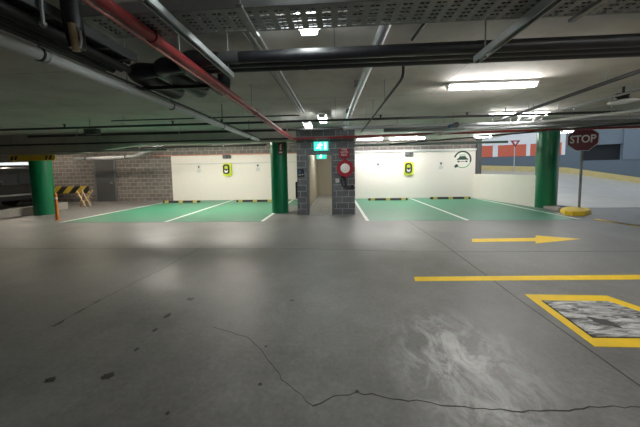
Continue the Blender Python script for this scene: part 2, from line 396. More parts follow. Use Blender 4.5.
# yellow border around the pit cover (a skewed frame) and the cover itself
A = [(2.19, 3.21), (3.09, 3.2), (3.42, 2.28), (2.12, 2.265)]; B = [(2.27, 3.06), (2.98, 3.06), (3.28, 2.40), (2.21, 2.385)]
fr = MB()
for i in range(4):
    j = (i+1) % 4; fr.prism([A[i], A[j], B[j], B[i]], 'Z', 0, .003)
obj('pit_border', fr, 'yellow_line', fl, smooth=False)['label'] = 'yellow painted border around the pit cover'
pc = thing('pit_cover', 'scratched grey pit cover set in the floor inside the yellow border', 'pit cover', (2.68, 2.72, 0))
obj('rim', MB().prism(B, 'Z', 0, .004), 'crack', pc, smooth=False)
M['streaked'] = streaked('scratched_cover')
k = .965; cx, cy = 2.68, 2.72
obj('cover_plate', MB().prism([(cx+(x-cx)*k, cy+(y-cy)*k) for x, y in B], 'Z', .003, .009), 'streaked', pc, smooth=False)
st = []
for i in range(14):
    a = 2*PI*i/14; r = 1+.22*math.sin(i*1.9); st.append((2.53+.075*r*math.cos(a)-.05*math.sin(a), 2.63+.085*r*math.sin(a)))
obj('dark_patch', MB().prism(st, 'Z', .008, .0105), 'joint', pc, smooth=False)['label'] = 'dark worn patch'
# joints, cracks and oil stains
for pts, wd in (([(2.02, -2), (2.05, 3.), (2.1, 5.5), (2.03, 7.8)], .011), ([(-12, 5.1), (-2.15, 5.03), (-.7, 5.06), (1.49, 4.86), (5.1, 4.9), (14, 4.9)], .008), ([(-2.83, 2.4), (-2.82, 3.0), (-2.73, 4.0), (-2.71, 5.2)], .006)):
    obj('expansion_joint', MB().ribbon(pts, wd, 0, .0015), 'joint', fl)['label'] = 'dark joint line across the concrete'
def crack(pts, wd):
    out = []
    for (a, b) in zip(pts[:-1], pts[1:]):
        n = max(2, int(math.dist(a, b)/.05))
        for i in range(n):
            t = i/n; out.append((a[0]+(b[0]-a[0])*t+random.uniform(-.008, .008), a[1]+(b[1]-a[1])*t+random.uniform(-.012, .012)))
    out.append(pts[-1]); ws = [wd*random.uniform(.5, 1.3) for _ in out]
    obj('crack', MB().ribbon(out, ws, 0, .0015), 'crack', fl)['label'] = 'thin jagged crack in the concrete'
CR = [[(-.166, 1.616), (-.026, 1.691), (.122, 1.721), (.272, 1.703), (.398, 1.684), (.565, 1.668), (.642, 1.656), (.945, 1.626), (1.172, 1.628), (1.353, 1.636), (1.553, 1.665), (1.863, 1.685), (2.3, 1.70), (2.9, 1.66), (3.5, 1.72)], [(-.166, 1.616), (-.338, 1.753), (-.479, 1.908), (-.64, 2.129), (-.849, 2.314), (-1.209, 2.444)]]
crack(CR[0], .006); crack(CR[1], .003)
for x, y, a, b_ in ((-2.11, 1.75, .035, .025), (-1.71, 1.80, .045, .035), (-1.718, 2.1, .016, .025), (-1.748, 2.38, .02, .03), (-1.79, 2.63, .028, .05), (-1.74, 3.0, .045, .03), (-.555, 1.77, .014, .013), (-2.81, 2.46, .02, .05), (-2.825, 2.7, .018, .07), (-2.827, 2.92, .016, .05), (-.62, 2.18, .012, .012), (-1.07, 1.52, .012, .012), (-.53, 3.0, .02, .015), (.122, 1.735, .014, .012)):
    P = [(x+a*(1+.3*math.sin(3*i+x*9))*math.cos(2*PI*i/14), y+b_*(1+.3*math.cos(2*i+y*7))*math.sin(2*PI*i/14)) for i in range(14)]
    obj('oil_stain', MB().prism(P, 'Z', 0, .0016), 'oil', fl, smooth=False)['label'] = 'small dark oil stain'

# ------------------------------------------------------------------ columns
def column(x, y, r, label):
    t = thing('column', label, 'column', (x, y, 0), 'round green columns')
    obj('shaft', MB().tube([(x, y, 0), (x, y, CEIL)], r, 48), 'green_col', t)
    return t
column(-2.03, 9.58, .295, 'round green column standing left of the corridor doorway')
column(-11.08, 9.55, .31, 'round green column beside the low concrete wall at left')
column(7.62, 10.28, .33, 'round green column at the end of the low cream wall')
t = thing('fire_sign', 'small red sign fixed high on the green column left of the doorway', 'sign', (-1.9, 9.29, 2.06), None)
obj('board', MB().box(-1.99, -1.80, 9.275, 9.30, 2.06, 2.48, .004), 'stopred', t)
em = MB().box(-1.925, -1.865, 9.27, 9.276, 2.2, 2.36).box(-1.91, -1.88, 9.27, 9.276, 2.36, 2.4).box(-1.9, -1.85, 9.27, 9.276, 2.38, 2.41).box(-1.95, -1.84, 9.27, 9.276, 2.1, 2.15)
obj('pictogram', em, 'plate', t)

# ------------------------------------------------------------------ back wall fittings
def charger(x, z, label):
    t = thing('ev_charger', label, 'charger', (x, 13.8, z-.33), 'wall chargers')
    y = 13.8
    def rr(cx, cz, wx, wz, r, n=6):
        P = []
        for sx, sz, a0 in ((1, 1, 0), (-1, 1, PI/2), (-1, -1, PI), (1, -1, 1.5*PI)):
            for i in range(n+1):
                a = a0+PI/2*i/n; P.append((cx+sx*(wx/2-r)+r*math.cos(a), cz+sz*(wz/2-r)+r*math.sin(a)))
        return P
    obj('back_plate', MB().prism(rr(x, z, .46, .66, .1), 'Y', y-.10, y), 'lime', t)
    f = MB(); o = rr(x-.03, z+.02, .32, .50, .13); i = rr(x-.03, z+.02, .2, .36, .08)
    n = len(o); vs = [(p[0], y-.16, p[1]) for p in o]+[(p[0], y-.16, p[1]) for p in i]+[(p[0], y-.09, p[1]) for p in o]+[(p[0], y-.09, p[1]) for p in i]
    fs = []
    for q in range(n):
        r_ = (q+1) % n; fs += [(q, r_, n+r_, n+q), (2*n+q, 3*n+q, 3*n+r_, 2*n+r_), (q, 2*n+q, 2*n+r_, r_), (n+q, n+r_, 3*n+r_, 3*n+q)]
    f.add(vs, fs); f.box(x-.15, x+.09, y-.16, y-.09, z-.01, z+.04)
    obj('body', f, 'rubber', t)
    obj('window', MB().prism(rr(x-.03, z+.11, .2, .17, .05), 'Y', y-.12, y-.099), 'lime', t)
    obj('socket_panel', MB().prism(rr(x-.03, z-.085, .2, .15, .05), 'Y', y-.13, y-.099), 'white', t)
    obj('socket', MB().disc((x-.03, y-.135, z-.02), (0, 1, 0), .05, .02, 20), 'rubber', t)
    return t
charger(-5.63, 1.60, 'lime and black wall charger between the two left charging bays')
charger(3.62, 1.50, 'lime and black wall charger between the two right charging bays')
for x, z, lb in ((-5.64, 2.27, 'small dark isolator box on the wall above the left charger'), (3.64, 2.22, 'small dark isolator box on the wall above the right charger')):
    t = thing('isolator_box', lb, 'electrical box', (x, 13.8, z-.1), 'isolator boxes')
    obj('enclosure', MB().box(x-.19, x+.19, 13.68, 13.8, z-.1, z+.1, .015), 'dkgrey', t)
    obj('switch', MB().disc((x+.04, 13.675, z), (0, 1, 0), .05, .03, 16), 'rubber', t)
for x, z, lb in ((-7.17, 1.66, 'small white notice on the cream wall in the leftmost bay'), (-4.03, 1.68, 'small white notice on the cream wall just left of the middle green column'),
                 (2.11, 1.63, 'small white notice on the cream wall right of the hose reel'), (5.2, 1.62, 'small white notice on the cream wall nearest the round car emblem')):
    t = thing('wall_notice', lb, 'sign', (x, 13.8, z-.22), 'notices on the cream wall')
    obj('board', MB().box(x-.15, x+.15, 13.785, 13.8, z-.22, z+.22, .003), 'plate', t)
    p = MB().disc((x, 13.782, z+.10), (0, 1, 0), .045, .006, 16).box(x-.012, x+.012, 13.779, 13.785, z, z+.08)
    p.box(x-.035, x-.02, 13.779, 13.785, z+.13, z+.17).box(x+.02, x+.035, 13.779, 13.785, z+.13, z+.17)
    obj('pictogram', p, 'rubber', t)
    l = MB()
    for q in range(3): l.box(x-.1, x+.1-.04*(q == 2), 13.782, 13.786, z-.06-q*.05, z-.045-q*.05)
    obj('small_print', l, 'grey', t)
# round emblem with a car
t = thing('wall_emblem', 'round green emblem with a car painted on the cream wall at right', 'sign', (6.24, 13.8, 1.46))
c = (6.24, 1.9)
obj('upper_arc', MB().ring(c, .35, .425, math.radians(-20), math.radians(165), 13.79, 13.8), 'evdark', t)
obj('lower_arc', MB().ring(c, .385, .425, math.radians(225), math.radians(340), 13.79, 13.8), 'evgreen', t)
obj('plug', MB().disc((c[0]-.29, 13.793, c[1]-.31), (0, 1, 0), .08, .012, 16).box(c[0]-.42, c[0]-.30, 13.788, 13.8, c[1]-.36, c[1]-.33).box(c[0]-.36, c[0]-.32, 13.788, 13.8, c[1]-.42, c[1]-.36), 'evdark', t)
obj('car_outline', MB().prism([(c[0]-.2, c[1]+.06), (c[0]-.13, c[1]+.16), (c[0]+.13, c[1]+.16), (c[0]+.2, c[1]+.06), (c[0]+.27, c[1]+.03), (c[0]+.27, c[1]-.02), (c[0]-.27, c[1]-.02), (c[0]-.27, c[1]+.03)], 'Y', 13.79, 13.8)
    .box(c[0]-.24, c[0]-.14, 13.79, 13.8, c[1]-.14, c[1]-.06).box(c[0]+.14, c[0]+.24, 13.79, 13.8, c[1]-.14, c[1]-.06).box(c[0]-.1, c[0]+.1, 13.79, 13.8, c[1]-.12, c[1]-.09), 'evdark', t)
obj('roof_bar', MB().box(c[0]-.15, c[0]+.15, 13.79, 13.8, c[1]+.2, c[1]+.235), 'evgreen', t)

def wheel_stop(x, y, label, first=[None]):
    if first[0] is not None: return dup(first[0], (x, y, .003), label)
    t = thing('wheel_stop', label, 'wheel stop', (0, 0, 0), 'rubber wheel stops'); first[0] = t
    prof = [(-.09, 0), (.09, 0), (.06, .1), (-.06, .1)]
    obj('bar', MB().prism(prof, 'X', -.92, .92), 'rubber', t, bevel=.01)
    for q in (-.72, 0, .72):
        obj('reflector', MB().prism([(-.094, .002), (.094, .002), (.064, .104), (-.064, .104)], 'X', q-.10, q+.10), 'stopyellow', t)['label'] = 'yellow reflective patch'
    t.location = (x, y, .003); return t
wheel_stop(-7.65, 12.85, 'black and yellow wheel stop in the leftmost bay')
wheel_stop(-3.95, 12.9, 'black and yellow wheel stop beside the middle green column')
wheel_stop(2.45, 13.0, 'black and yellow wheel stop in the bay right of the hose reel')
wheel_stop(5.45, 13.25, 'black and yellow wheel stop below the round car emblem')

# ------------------------------------------------------------------ core fittings
ex = MB().box(-.715, -.245, 8.86, 8.95, 2.13, 2.42, .01)
t = thing('exit_sign', 'lit green running man exit sign above the corridor doorway', 'exit sign', (-.48, 8.95, 2.13), 'green exit signs')
obj('light_box', ex, 'exit', t)
def runner(cx, y, cz, s):
    m = MB().disc((cx+.02*s, y, cz+.085*s), (0, 1, 0), .026*s, .008, 14)
    for a, b in (((.01, .055), (-.03, -.02)), ((-.03, -.02), (.03, -.06)), ((.03, -.06), (.02, -.115)), ((-.03, -.02), (-.06, -.07)), ((-.06, -.07), (-.115, -.075)), ((.01, .05), (.06, .02)), ((.06, .02), (.09, .04)), ((.0, .05), (-.05, .05)), ((-.05, .05), (-.07, .0))):
        m.tube([(cx+a[0]*s, y, cz+a[1]*s), (cx+b[0]*s, y, cz+b[1]*s)], .015*s, 6)
    return m
obj('pictogram', runner(-.52, 8.858, 2.28, .95), 'exit_white', t)
obj('doorway_mark', MB().box(-.37, -.31, 8.856, 8.862, 2.17, 2.38), 'exit_white', t)
t2 = thing('exit_sign', 'smaller lit green exit sign hanging inside the corridor', 'exit sign', (-.63, 11.9, 1.98), 'green exit signs')
obj('light_box', MB().box(-.85, -.41, 11.87, 11.93, 1.98, 2.2, .01), 'exit', t2)
obj('pictogram', runner(-.66, 11.866, 2.09, .7), 'exit_white', t2)
obj('hanger', MB().tube([(-.63, 11.9, 2.2), (-.63, 11.9, 2.5)], .012, 8), 'galv', t2)

t = thing('hose_reel', 'round red fire hose reel with pale hub on the block wall right of the doorway', 'fire hose reel', (.29, 8.95, 1.0))
rm = MB(); c = (.29, 1.54)
rm.tube([(c[0], 8.93, c[1]), (c[0], 8.91, c[1]), (c[0], 8.90, c[1])], [.05, .05, .05], 16)
obj('back_disc', MB().tube([(c[0], 8.90, c[1]), (c[0], 8.885, c[1])], [.265, .26], 40), 'signred', t)
obj('hose', MB().tube([(c[0], 8.885, c[1]), (c[0], 8.72, c[1])], [.225, .225], 40), 'rubber', t)
obj('front_disc', MB().ring(c, .15, .265, 0, 2*PI, 8.69, 8.725), 'signred', t)
obj('hub', MB().tube([(c[0], 8.73, c[1]), (c[0], 8.68, c[1]), (c[0], 8.66, c[1])], [.152, .152, .12], 32), 'plate', t)['label'] = 'pale round hub'
obj('bracket', MB().box(.25, .33, 8.88, 8.95, 1.2, 1.88), 'signred', t)
obj('hose_tail', MB().tube([(.2, 8.78, 1.3), (.16, 8.78, 1.15), (.2, 8.80, .98), (.27, 8.82, .92), (.30, 8.84, 1.05)], .022, 8), 'rubber', t)
obj('nozzle', MB().tube([(.30, 8.84, 1.05), (.31, 8.84, 1.17)], [.028, .018], 10), 'rubber', t)
obj('valve', MB().tube([(.52, 8.92, .86), (.52, 8.92, .98)], .03, 10).tube([(.42, 8.92, .9), (.62, 8.92, .9)], .02, 10).disc((.52, 8.86, .95), (0, 1, 0), .05, .02, 14), 'rubber', t)
obj('pipe', MB().tube([(.30, 8.9, 1.2), (.34, 8.92, .95), (.42, 8.92, .9)], .018, 8), 'rubber', t)
t = thing('hose_reel_sign', 'square red sign above the fire hose reel', 'sign', (.28, 8.95, 1.86))
obj('board', MB().box(.11, .45, 8.93, 8.95, 1.87, 2.19, .003), 'signred', t)
obj('lettering', moved(text_mb('FIRE\nHOSE\nREEL', .085, .24), (.28, 8.927, 2.06)), 'lettering', t)
t = thing('notice_plate', 'tiny pale plate on the block wall below the hose reel', 'sign', (.04, 8.95, 1.1))
obj('board', MB().box(-.02, .1, 8.938, 8.95, 1.08, 1.2, .002), 'plate', t)
obj('small_print', MB().box(0, .08, 8.934, 8.939, 1.15, 1.165).box(0, .06, 8.934, 8.939, 1.12, 1.13), 'grey', t)
t = thing('intercom', 'small dark intercom panel on the block wall left of the doorway', 'intercom', (-1.17, 8.95, 1.28))
obj('panel', MB().box(-1.28, -1.06, 8.91, 8.95, 1.28, 1.54, .006), 'rubber', t)
obj('screen', MB().box(-1.25, -1.15, 8.903, 8.912, 1.41, 1.5), 'blue', t)
obj('button', MB().disc((-1.11, 8.905, 1.36), (0, 1, 0), .02, .014, 12), 'plate', t)
obj('speaker_grille', MB().box(-1.25, -1.16, 8.905, 8.912, 1.32, 1.38), 'grey', t)
t = thing('hydrant_cabinet', 'narrow black cabinet on the left side of the block core', 'cabinet', (-1.36, 9.6, .5))
obj('body', MB().box(-1.42, -1.3, 9.4, 9.8, .5, 1.1, .01), 'rubber', t)
obj('door', MB().box(-1.435, -1.42, 9.42, 9.78, .52, 1.08, .004), 'dkgrey', t)

# ------------------------------------------------------------------ lights
def batten(x0, x1, y0, y1, label, mat='tube', z=CEIL, rod=0.):
    """surface batten; runs along its longer side"""
    cx, cy = (x0+x1)/2, (y0+y1)/2
    t = thing('batten_light', label, 'ceiling light', (cx, cy, z-.1-rod), 'ceiling batten lights')
    z -= rod
    wx, wy = (0, .035) if x1-x0 > y1-y0 else (.035, 0)
    obj('housing', MB().box(x0-wx, x1+wx, y0-wy, y1+wy, z-.045, z, .004), 'white', t)
    e = .03
    lx = x1-x0 > y1-y0
    if lx: d = MB().box(x0+e, x1-e, y0-.004, y1+.004, z-.1, z-.046, .015); caps = [MB().box(q, q+e, y0, y1, z-.1, z-.045) for q in (x0, x1-e)]
    else: d = MB().box(x0-.004, x1+.004, y0+e, y1-e, z-.1, z-.046, .015); caps = [MB().box(x0, x1, q, q+e, z-.1, z-.045) for q in (y0, y1-e)]
    obj('diffuser', d, mat, t)['label'] = 'glowing white diffuser'
    for c in caps: obj('end_cap', c, 'white', t)
    if rod:
        for k in (-1, 1):
            dx, dy = ((x1-x0)*.35*k, 0) if x1-x0 > y1-y0 else (0, (y1-y0)*.35*k)
            obj('hanger', MB().tube([(cx+dx, cy+dy, z), (cx+dx, cy+dy, CEIL)], .006, 6), 'galv', t)
    return t
batten(1.86, 3.28, 4.68, 4.77, 'long lit batten on the ceiling ahead at right, nearest of the long ones')
batten(3.90, 4.58, 7.25, 7.38, 'short lit batten, left one of the close pair before the right green column', 'tube_short', CEIL)
batten(4.66, 5.46, 7.27, 7.40, 'short lit batten, right one of the close pair before the right green column', 'tube_short', CEIL)
batten(2.38, 3.95, 12.3, 12.44, 'lit batten above the bay right of the hose reel', z=CEIL)
batten(.95, 2.1, 12.3, 12.44, 'lit batten close behind the block wall with the hose reel', z=CEIL)
batten(6.0, 6.8, 12.3, 12.44, 'lit batten at the right end above the round car emblem', z=CEIL)
batten(-.315, -.165, 1.7, 2.73, 'lit light overhead just behind the perforated cable tray', 'tube_small')
batten(-.83, -.68, 7.0, 7.9, 'lit light in front of the doorway, left one of the pair', 'tube_small', rod=.12)
batten(-.40, -.24, 6.5, 7.3, 'lit light in front of the doorway, right one of the pair', 'tube_small', rod=.06)
batten(-7.9, -6.4, 10.3, 10.44, 'lit batten hidden behind the beam above the leftmost bay', 'tube_bay')
batten(-4.8, -3.3, 10.3, 10.44, 'lit batten hidden behind the beam above the second bay from the left', 'tube_bay')
batten(-.9, .1, 12.9, 13.02, 'lit batten inside the corridor', z=2.5, mat='tube_short')
batten(-11.6, -10.2, 11.3, 11.4, 'lit batten in front of the brown block wall behind the beam at left', 'tube_warm')
batten(3.6, 5.1, -.6, -.46, 'lit batten behind the viewer at right')
batten(-15.5, -14.2, 11.6, 11.74, 'added warm batten, unseen behind the beam, lighting the dark van', 'tube_warm')  # added lamp with no visible source, brightens the van corner
batten(6.5, 8., 1.2, 1.34, 'lit batten over the lane outside the right edge of the view')
batten(8.85, 9.45, 11.2, 11.32, 'lit batten over the ramp lane beyond the stop sign')
t = thing('strip_light', 'dim strip light on the brown block wall at the far left', 'light', (-17.3, 13.8, 2.02))
obj('housing', MB().box(-19.2, -15.4, 13.7, 13.8, 2.02, 2.2, .006), 'white', t)
obj('diffuser', MB().box(-19.1, -15.5, 13.66, 13.7, 2.04, 2.18, .01), 'tube_dim', t)

# ------------------------------------------------------------------ pipes and trays
def rods(t, pts, z, r=.006):
    for x, y in pts: obj('hanger', MB().tube([(x, y, z), (x, y, CEIL)], r, 6), 'dkgalv', t)
def collars(t, pts, ax, r, mat, w=.05):
    for p in pts: obj('collar', MB().disc(p, ax, r, w, 16), mat, t)
def arc(c, a0, a1, r, plane, n=6):
    out = []
    for i in range(n+1):
        a = a0+(a1-a0)*i/n; u, v = r*math.cos(a), r*math.sin(a)
        out.append((c[0]+u, c[1]+v, c[2]) if plane == 'XY' else (c[0]+u, c[1], c[2]+v) if plane == 'XZ' else (c[0], c[1]+u, c[2]+v))
    return out

# red fire main: runs away from the viewer, then turns right across the doorway
t = thing('red_fire_pipe', 'red fire pipe running overhead and turning right in front of the corridor doorway', 'pipe', (-1.38, 4, 2.5))
obj('pipe', MB().tube([(-1.32, -3, 2.5), (-1.37, 8.45, 2.5)] + arc((-1.22, 8.45, 2.5), PI, PI/2, .15, 'XY') + [(4., 8.6, 2.56), (14., 8.6, 2.66)], .038, 14), 'red', t)
collars(t, [(-1.342, 2.02, 2.5), (-1.353, 4.6, 2.5), (-1.363, 6.9, 2.5)], (0, 1, 0), .048, 'red', .07)
collars(t, [(.3, 8.6, 2.518), (3.2, 8.6, 2.55), (6.3, 8.6, 2.58)], (1, 0, 0), .055, 'red', .08)
rods(t, [(-1.344, 2.35), (-1.353, 4.4), (-1.363, 6.7)], 2.53); rods(t, [(.15, 8.6), (2.4, 8.6), (5.2, 8.6)], 2.56)
tag(obj('conduit', MB().tube([(-1.34, -3, 2.446), (-1.39, 8.55, 2.446)], .010, 8), 'pink'), 'thin faded pink conduit alongside the red overhead pipe', 'conduit')
t = thing('dark_pipe', 'dark pipe running left from the bend of the red fire pipe', 'pipe', (-7, 8.8, 2.5))
obj('pipe', MB().tube([(-14, 8.8, 2.535), (-1.32, 8.8, 2.535)], .03, 10), 'blackpipe', t); rods(t, [(-11, 8.8), (-8, 8.8), (-5, 8.8), (-2.6, 8.8)], 2.55)

# grey drain pipe with black conduit beside it
t = thing('drain_pipe', 'grey plastic drain pipe running overhead along the left side', 'pipe', (-2.35, 4, 2.44))
def dx(y): return -2.29-.012*y
obj('pipe', MB().tube([(dx(-3), -3, 2.44), (dx(8.3), 8.3, 2.45)], .048, 16), 'pvc', t)
collars(t, [(dx(2.12), 2.12, 2.442), (dx(4.4), 4.4, 2.445)], (0, 1, 0), .054, 'pvc', .035)
for y in (2.06, 3.8, 5.6, 7.4): obj('pipe_clip', MB().disc((dx(y), y, 2.444), (0, 1, 0), .055, .016, 16).tube([(dx(y), y, 2.49), (dx(y), y, CEIL)], .006, 6), 'blackpipe', t)
tag(obj('conduit', MB().tube([(dx(-3)+.075, -3, 2.49), (dx(8.6)+.08, 8.6, 2.49)], .012, 8), 'blackpipe'), 'thin black conduit beside the grey drain pipe', 'conduit')
# branch of the grey drain further left, low under the beam
t = thing('drain_pipe', 'grey drain pipe low in front of the brown block wall at left', 'pipe', (-10, 12.6, 2.3))
obj('pipe', MB().tube([(-12.6, 12.4, 2.22), (-10.4, 12.4, 2.26), (-9.6, 12.4, 2.30), (-9.2, 12.4, 2.42), (-8.7, 12.4, 2.62), (-8.2, 12.4, 2.86)], .08, 14), 'grey', t)
for x in (-12.0, -10.0): obj('pipe_clip', MB().disc((x, 12.4, 2.24 if x < -11 else 2.28), (1, 0, 0), .095, .05, 16).tube([(x, 12.4, 2.3), (x, 12.4, CEIL)], .01, 6), 'rubber', t)

# perforated cable tray across the top
t = thing('cable_tray', 'wide perforated cable tray crossing the top of the view', 'cable tray', (1.5, 1.9, 2.55))
TX0, TX1, TY0, TY1, TZ = -1.7, 8.5, 1.79, 2.09, 2.55
b = MB(); x = TX0; 
b.box(TX0, TX1, TY0, TY0+.02, TZ, TZ+.003).box(TX0, TX1, TY1-.02, TY1, TZ, TZ+.003)
i = 0
while x < TX1-.1:
    b.box(x, x+.045, TY0+.02, TY1-.02, TZ, TZ+.003)                 # solid strip
    for q in range(6):
        y0 = TY0+.02+q*.0433
        b.box(x+.045, x+.105, y0, y0+.024, TZ, TZ+.003)             # bars between slots
    b.box(x+.072, x+.080, TY0+.02, TY1-.02, TZ, TZ+.003)
    x += .105; i += 1
obj('perforated_base', b, 'tray', t, smooth=False)
for y, nm in ((TY0, 1), (TY1-.003, -1)):
    obj('side_rail', MB().box(TX0, TX1, y, y+.003, TZ, TZ+.075).box(TX0, TX1, y, y+.014*nm if nm > 0 else y+.003, TZ+.072, TZ+.075), 'galv', t, smooth=False)
for q in range(5):
    yy = TY0+.05+q*.05
    obj('cable', MB().tube([(TX0, yy, TZ+.02), (-.3, yy+.01*(-1)**q, TZ+.02), (1.2, yy-.008, TZ+.021), (TX1, yy, TZ+.02)], .014, 8), 'blackpipe', t)
rods(t, [(-.6, TY0-.02), (-.6, TY1+.02), (1.7, TY1+.02), (3.4, TY1+.02), (6.5, TY1+.02)], TZ+.02)
for x in (-.62, 1.68): obj('trapeze', MB().box(x, x+.04, TY0-.04, TY1+.04, TZ-.022, TZ), 'dkgalv', t)

# three black lagged pipes, turning away at the left and up into the slab
LP = ((2.70, -1.55, 3.80), (2.82, -1.88, 3.85), (2.94, -2.27, 3.90))
lbl = ('black lagged pipe, nearest of the three crossing overhead', 'black lagged pipe, middle one of the three crossing overhead', 'black lagged pipe, farthest of the three crossing overhead')
for (y, xe, yf), lb in zip(LP, lbl):
    z = 2.62; R_ = .16
    t = thing('lagged_pipe', lb, 'pipe', (1, y, z), 'black lagged pipes')
    p1 = arc((xe+R_, y+R_, z), -PI/2, -PI, R_, 'XY')
    p = [(10., y, z), (xe+R_+.3, y, z)] + p1 + [(xe, yf-.2, z)] + arc((xe, yf-.12, z+.12), -PI/2, 0, .12, 'YZ', 4) + [(xe, yf, CEIL)]
    rr = [.056, .056]+[.085]*(len(p)-2)
    obj('lagging', MB().tube(p, rr, 18), 'black', t)
    for xx in (-.35+.2*(y-2.7), 1.35, 3.4): obj('joint_band', MB().disc((xx, y, z), (1, 0, 0), .059, .05, 16), 'black', t)
    if y < 2.75: obj('metal_jacket', MB().disc((-1.05, y, z), (1, 0, 0), .060, .22, 16), 'dkgrey', t)['label'] = 'grey metal jacket'
# channel struts
def strut(x, y0, y1, z, label, w=.041, rodpts=()):
    t = thing('channel_strut', label, 'bracket', (x, (y0+y1)/2, z), 'steel channel struts')
    m = MB().box(x-w/2, x+w/2, y0, y1, z+w-.003, z+w).box(x-w/2, x-w/2+.003, y0, y1, z, z+w).box(x+w/2-.003, x+w/2, y0, y1, z, z+w)
    m.box(x-w/2, x-w/2+.01, y0, y1, z, z+.003).box(x+w/2-.01, x+w/2, y0, y1, z, z+.003)
    n = int((y1-y0)/.1)
    obj('channel', m, 'galv', t, smooth=False)
    s = MB()
    for i in range(n): s.box(x-.012, x+.012, y0+.03+i*.1, y0+.08+i*.1, z+w-.004, z+w-.0025)
    obj('slots', s, 'rubber', t, smooth=False)
    for y in rodpts: obj('hanger', MB().tube([(x, y, z), (x, y, CEIL)], .006, 6).disc((x, y, z-.005), (0, 0, 1), .015, .012, 6), 'dkgalv', t)
strut(1.30, 1.2, 2.64, 2.50-.045, 'galvanised channel strut under the black pipes at right', .06, (2.5, 1.6))
strut(-1.06, 1.2, 2.80, 2.50-.04, 'galvanised channel strut under the black pipes at left', .05, (2.72, 1.5))
t = thing('trapeze_bracket', 'dark trapeze bracket holding the black pipe ends at left', 'bracket', (-1.9, 3.2, 2.49))
obj('channel', MB().box(-2.6, -1.42, 3.18, 3.22, 2.493, 2.533), 'blackpipe', t)
rods(t, [(-2.5, 3.2), (-1.45, 3.2)], 2.51)

# cable ladder at the top left with black lagged bundle and a vertical drop
t = thing('cable_ladder', 'dusty cable ladder with black cables running overhead at top left', 'cable tray', (-2.2, 2.2, 2.62))
obj('side_rail', MB().box(-2.46, -2.44, -3, 2.72, 2.62, 2.70), 'dkgrey', t); obj('side_rail', MB().box(-2.02, -2.0, -3, 2.72, 2.62, 2.70), 'dkgrey', t)
for q in range(-15, 8): obj('rung', MB().box(-2.44, -2.02, .88+q*.25, .92+q*.25, 2.62, 2.645), 'dkgrey', t)
rods(t, [(-2.42, 1.4), (-2.04, 1.4), (-2.42, 2.6), (-2.04, 2.6)], 2.64)
for q, (xx, zz, r) in enumerate(((-2.37, 2.59, .03), (-2.30, 2.585, .036), (-2.22, 2.59, .03), (-2.15, 2.587, .034), (-2.25, 2.68, .03), (-2.17, 2.68, .026))):
    obj('cable', MB().tube([(xx, -3, zz), (xx+.015, 1.6, zz), (xx-.01, 2.4, zz+.004), (xx, 2.74+.015*q, zz-.01)], r, 10), 'blackpipe', t)
t = thing('lagged_drop_pipe', 'short black lagged pipe hanging down from the ceiling at top left', 'pipe', (-2.12, 2.05, 2.5))
obj('lagging', MB().tube([(-1.90, 1.93, CEIL), (-1.89, 1.93, 2.62), (-1.885, 1.95, 2.42)], [.062, .06, .052], 14), 'black', t)
obj('sleeve', MB().tube([(-1.85, 1.88, 2.56), (-1.85, 1.90, 2.38)], .024, 12), 'wood', t)['label'] = 'tan pipe sleeve'
obj('wire', MB().tube([(-1.81, 1.90, 2.52), (-1.805, 1.90, 2.46), (-1.82, 1.90, 2.40)], .008, 6), 'plate', t)
tag(obj('hanger_rod', MB().tube([(-1.975, 1.8, 2.5), (-1.975, 1.8, CEIL)], .011, 8).disc((-1.975, 1.8, 2.52), (0, 0, 1), .022, .02, 8), 'dkgalv'), 'steel threaded rod hanging beside the black drop pipe', 'rod')

# grey ceiling pipe running away, and thin conduits
t = thing('ceiling_pipe', 'grey metal pipe running away from the viewer along the ceiling at centre', 'pipe', (.4, 5, 2.75))
obj('pipe', MB().tube([(.6, -3, 2.76), (.45, 2.4, 2.76), (.34, 5.56, 2.76), (.29, 8.55, 2.76)], .048, 14), 'galv', t)
for y in (2.3, 4.4, 6.4, 8.0): obj('bracket', MB().box(.52-.029*y-.09, .52-.029*y+.09, y-.015, y+.015, 2.80, CEIL), 'dkgalv', t)
for x, lb in ((-.93, 'leftmost'), (-.86, 'middle'), (-.79, 'rightmost')):
    tag(obj('conduit', MB().tube([(x-.03, -3, 2.885), (x+.05, 6.5, 2.885)], .013, 8), 'dkgalv' if x < -.9 else 'galv'), 'thin steel conduit on the ceiling, %s of the three side by side' % lb, 'conduit', 'thin ceiling conduits')
tag(obj('conduit', MB().tube([(1.25, -3, 2.87), (.83, 3.05, 2.87)], .016, 8), 'blackpipe'), 'black conduit on the ceiling right of the grey centre pipe', 'conduit')
t = thing('bent_pipe', 'thin black pipe dropping behind the lagged pipes and bending away', 'pipe', (.8, 4, 2.56))
obj('pipe', MB().tube([(.80, 3.3, CEIL), (.80, 3.3, 2.62), (.80, 3.34, 2.58), (.80, 3.42, 2.57), (.74, 7.9, 2.57)], .018, 10), 'blackpipe', t)
rods(t, [(.775, 4.4), (.76, 5.6)], 2.58)
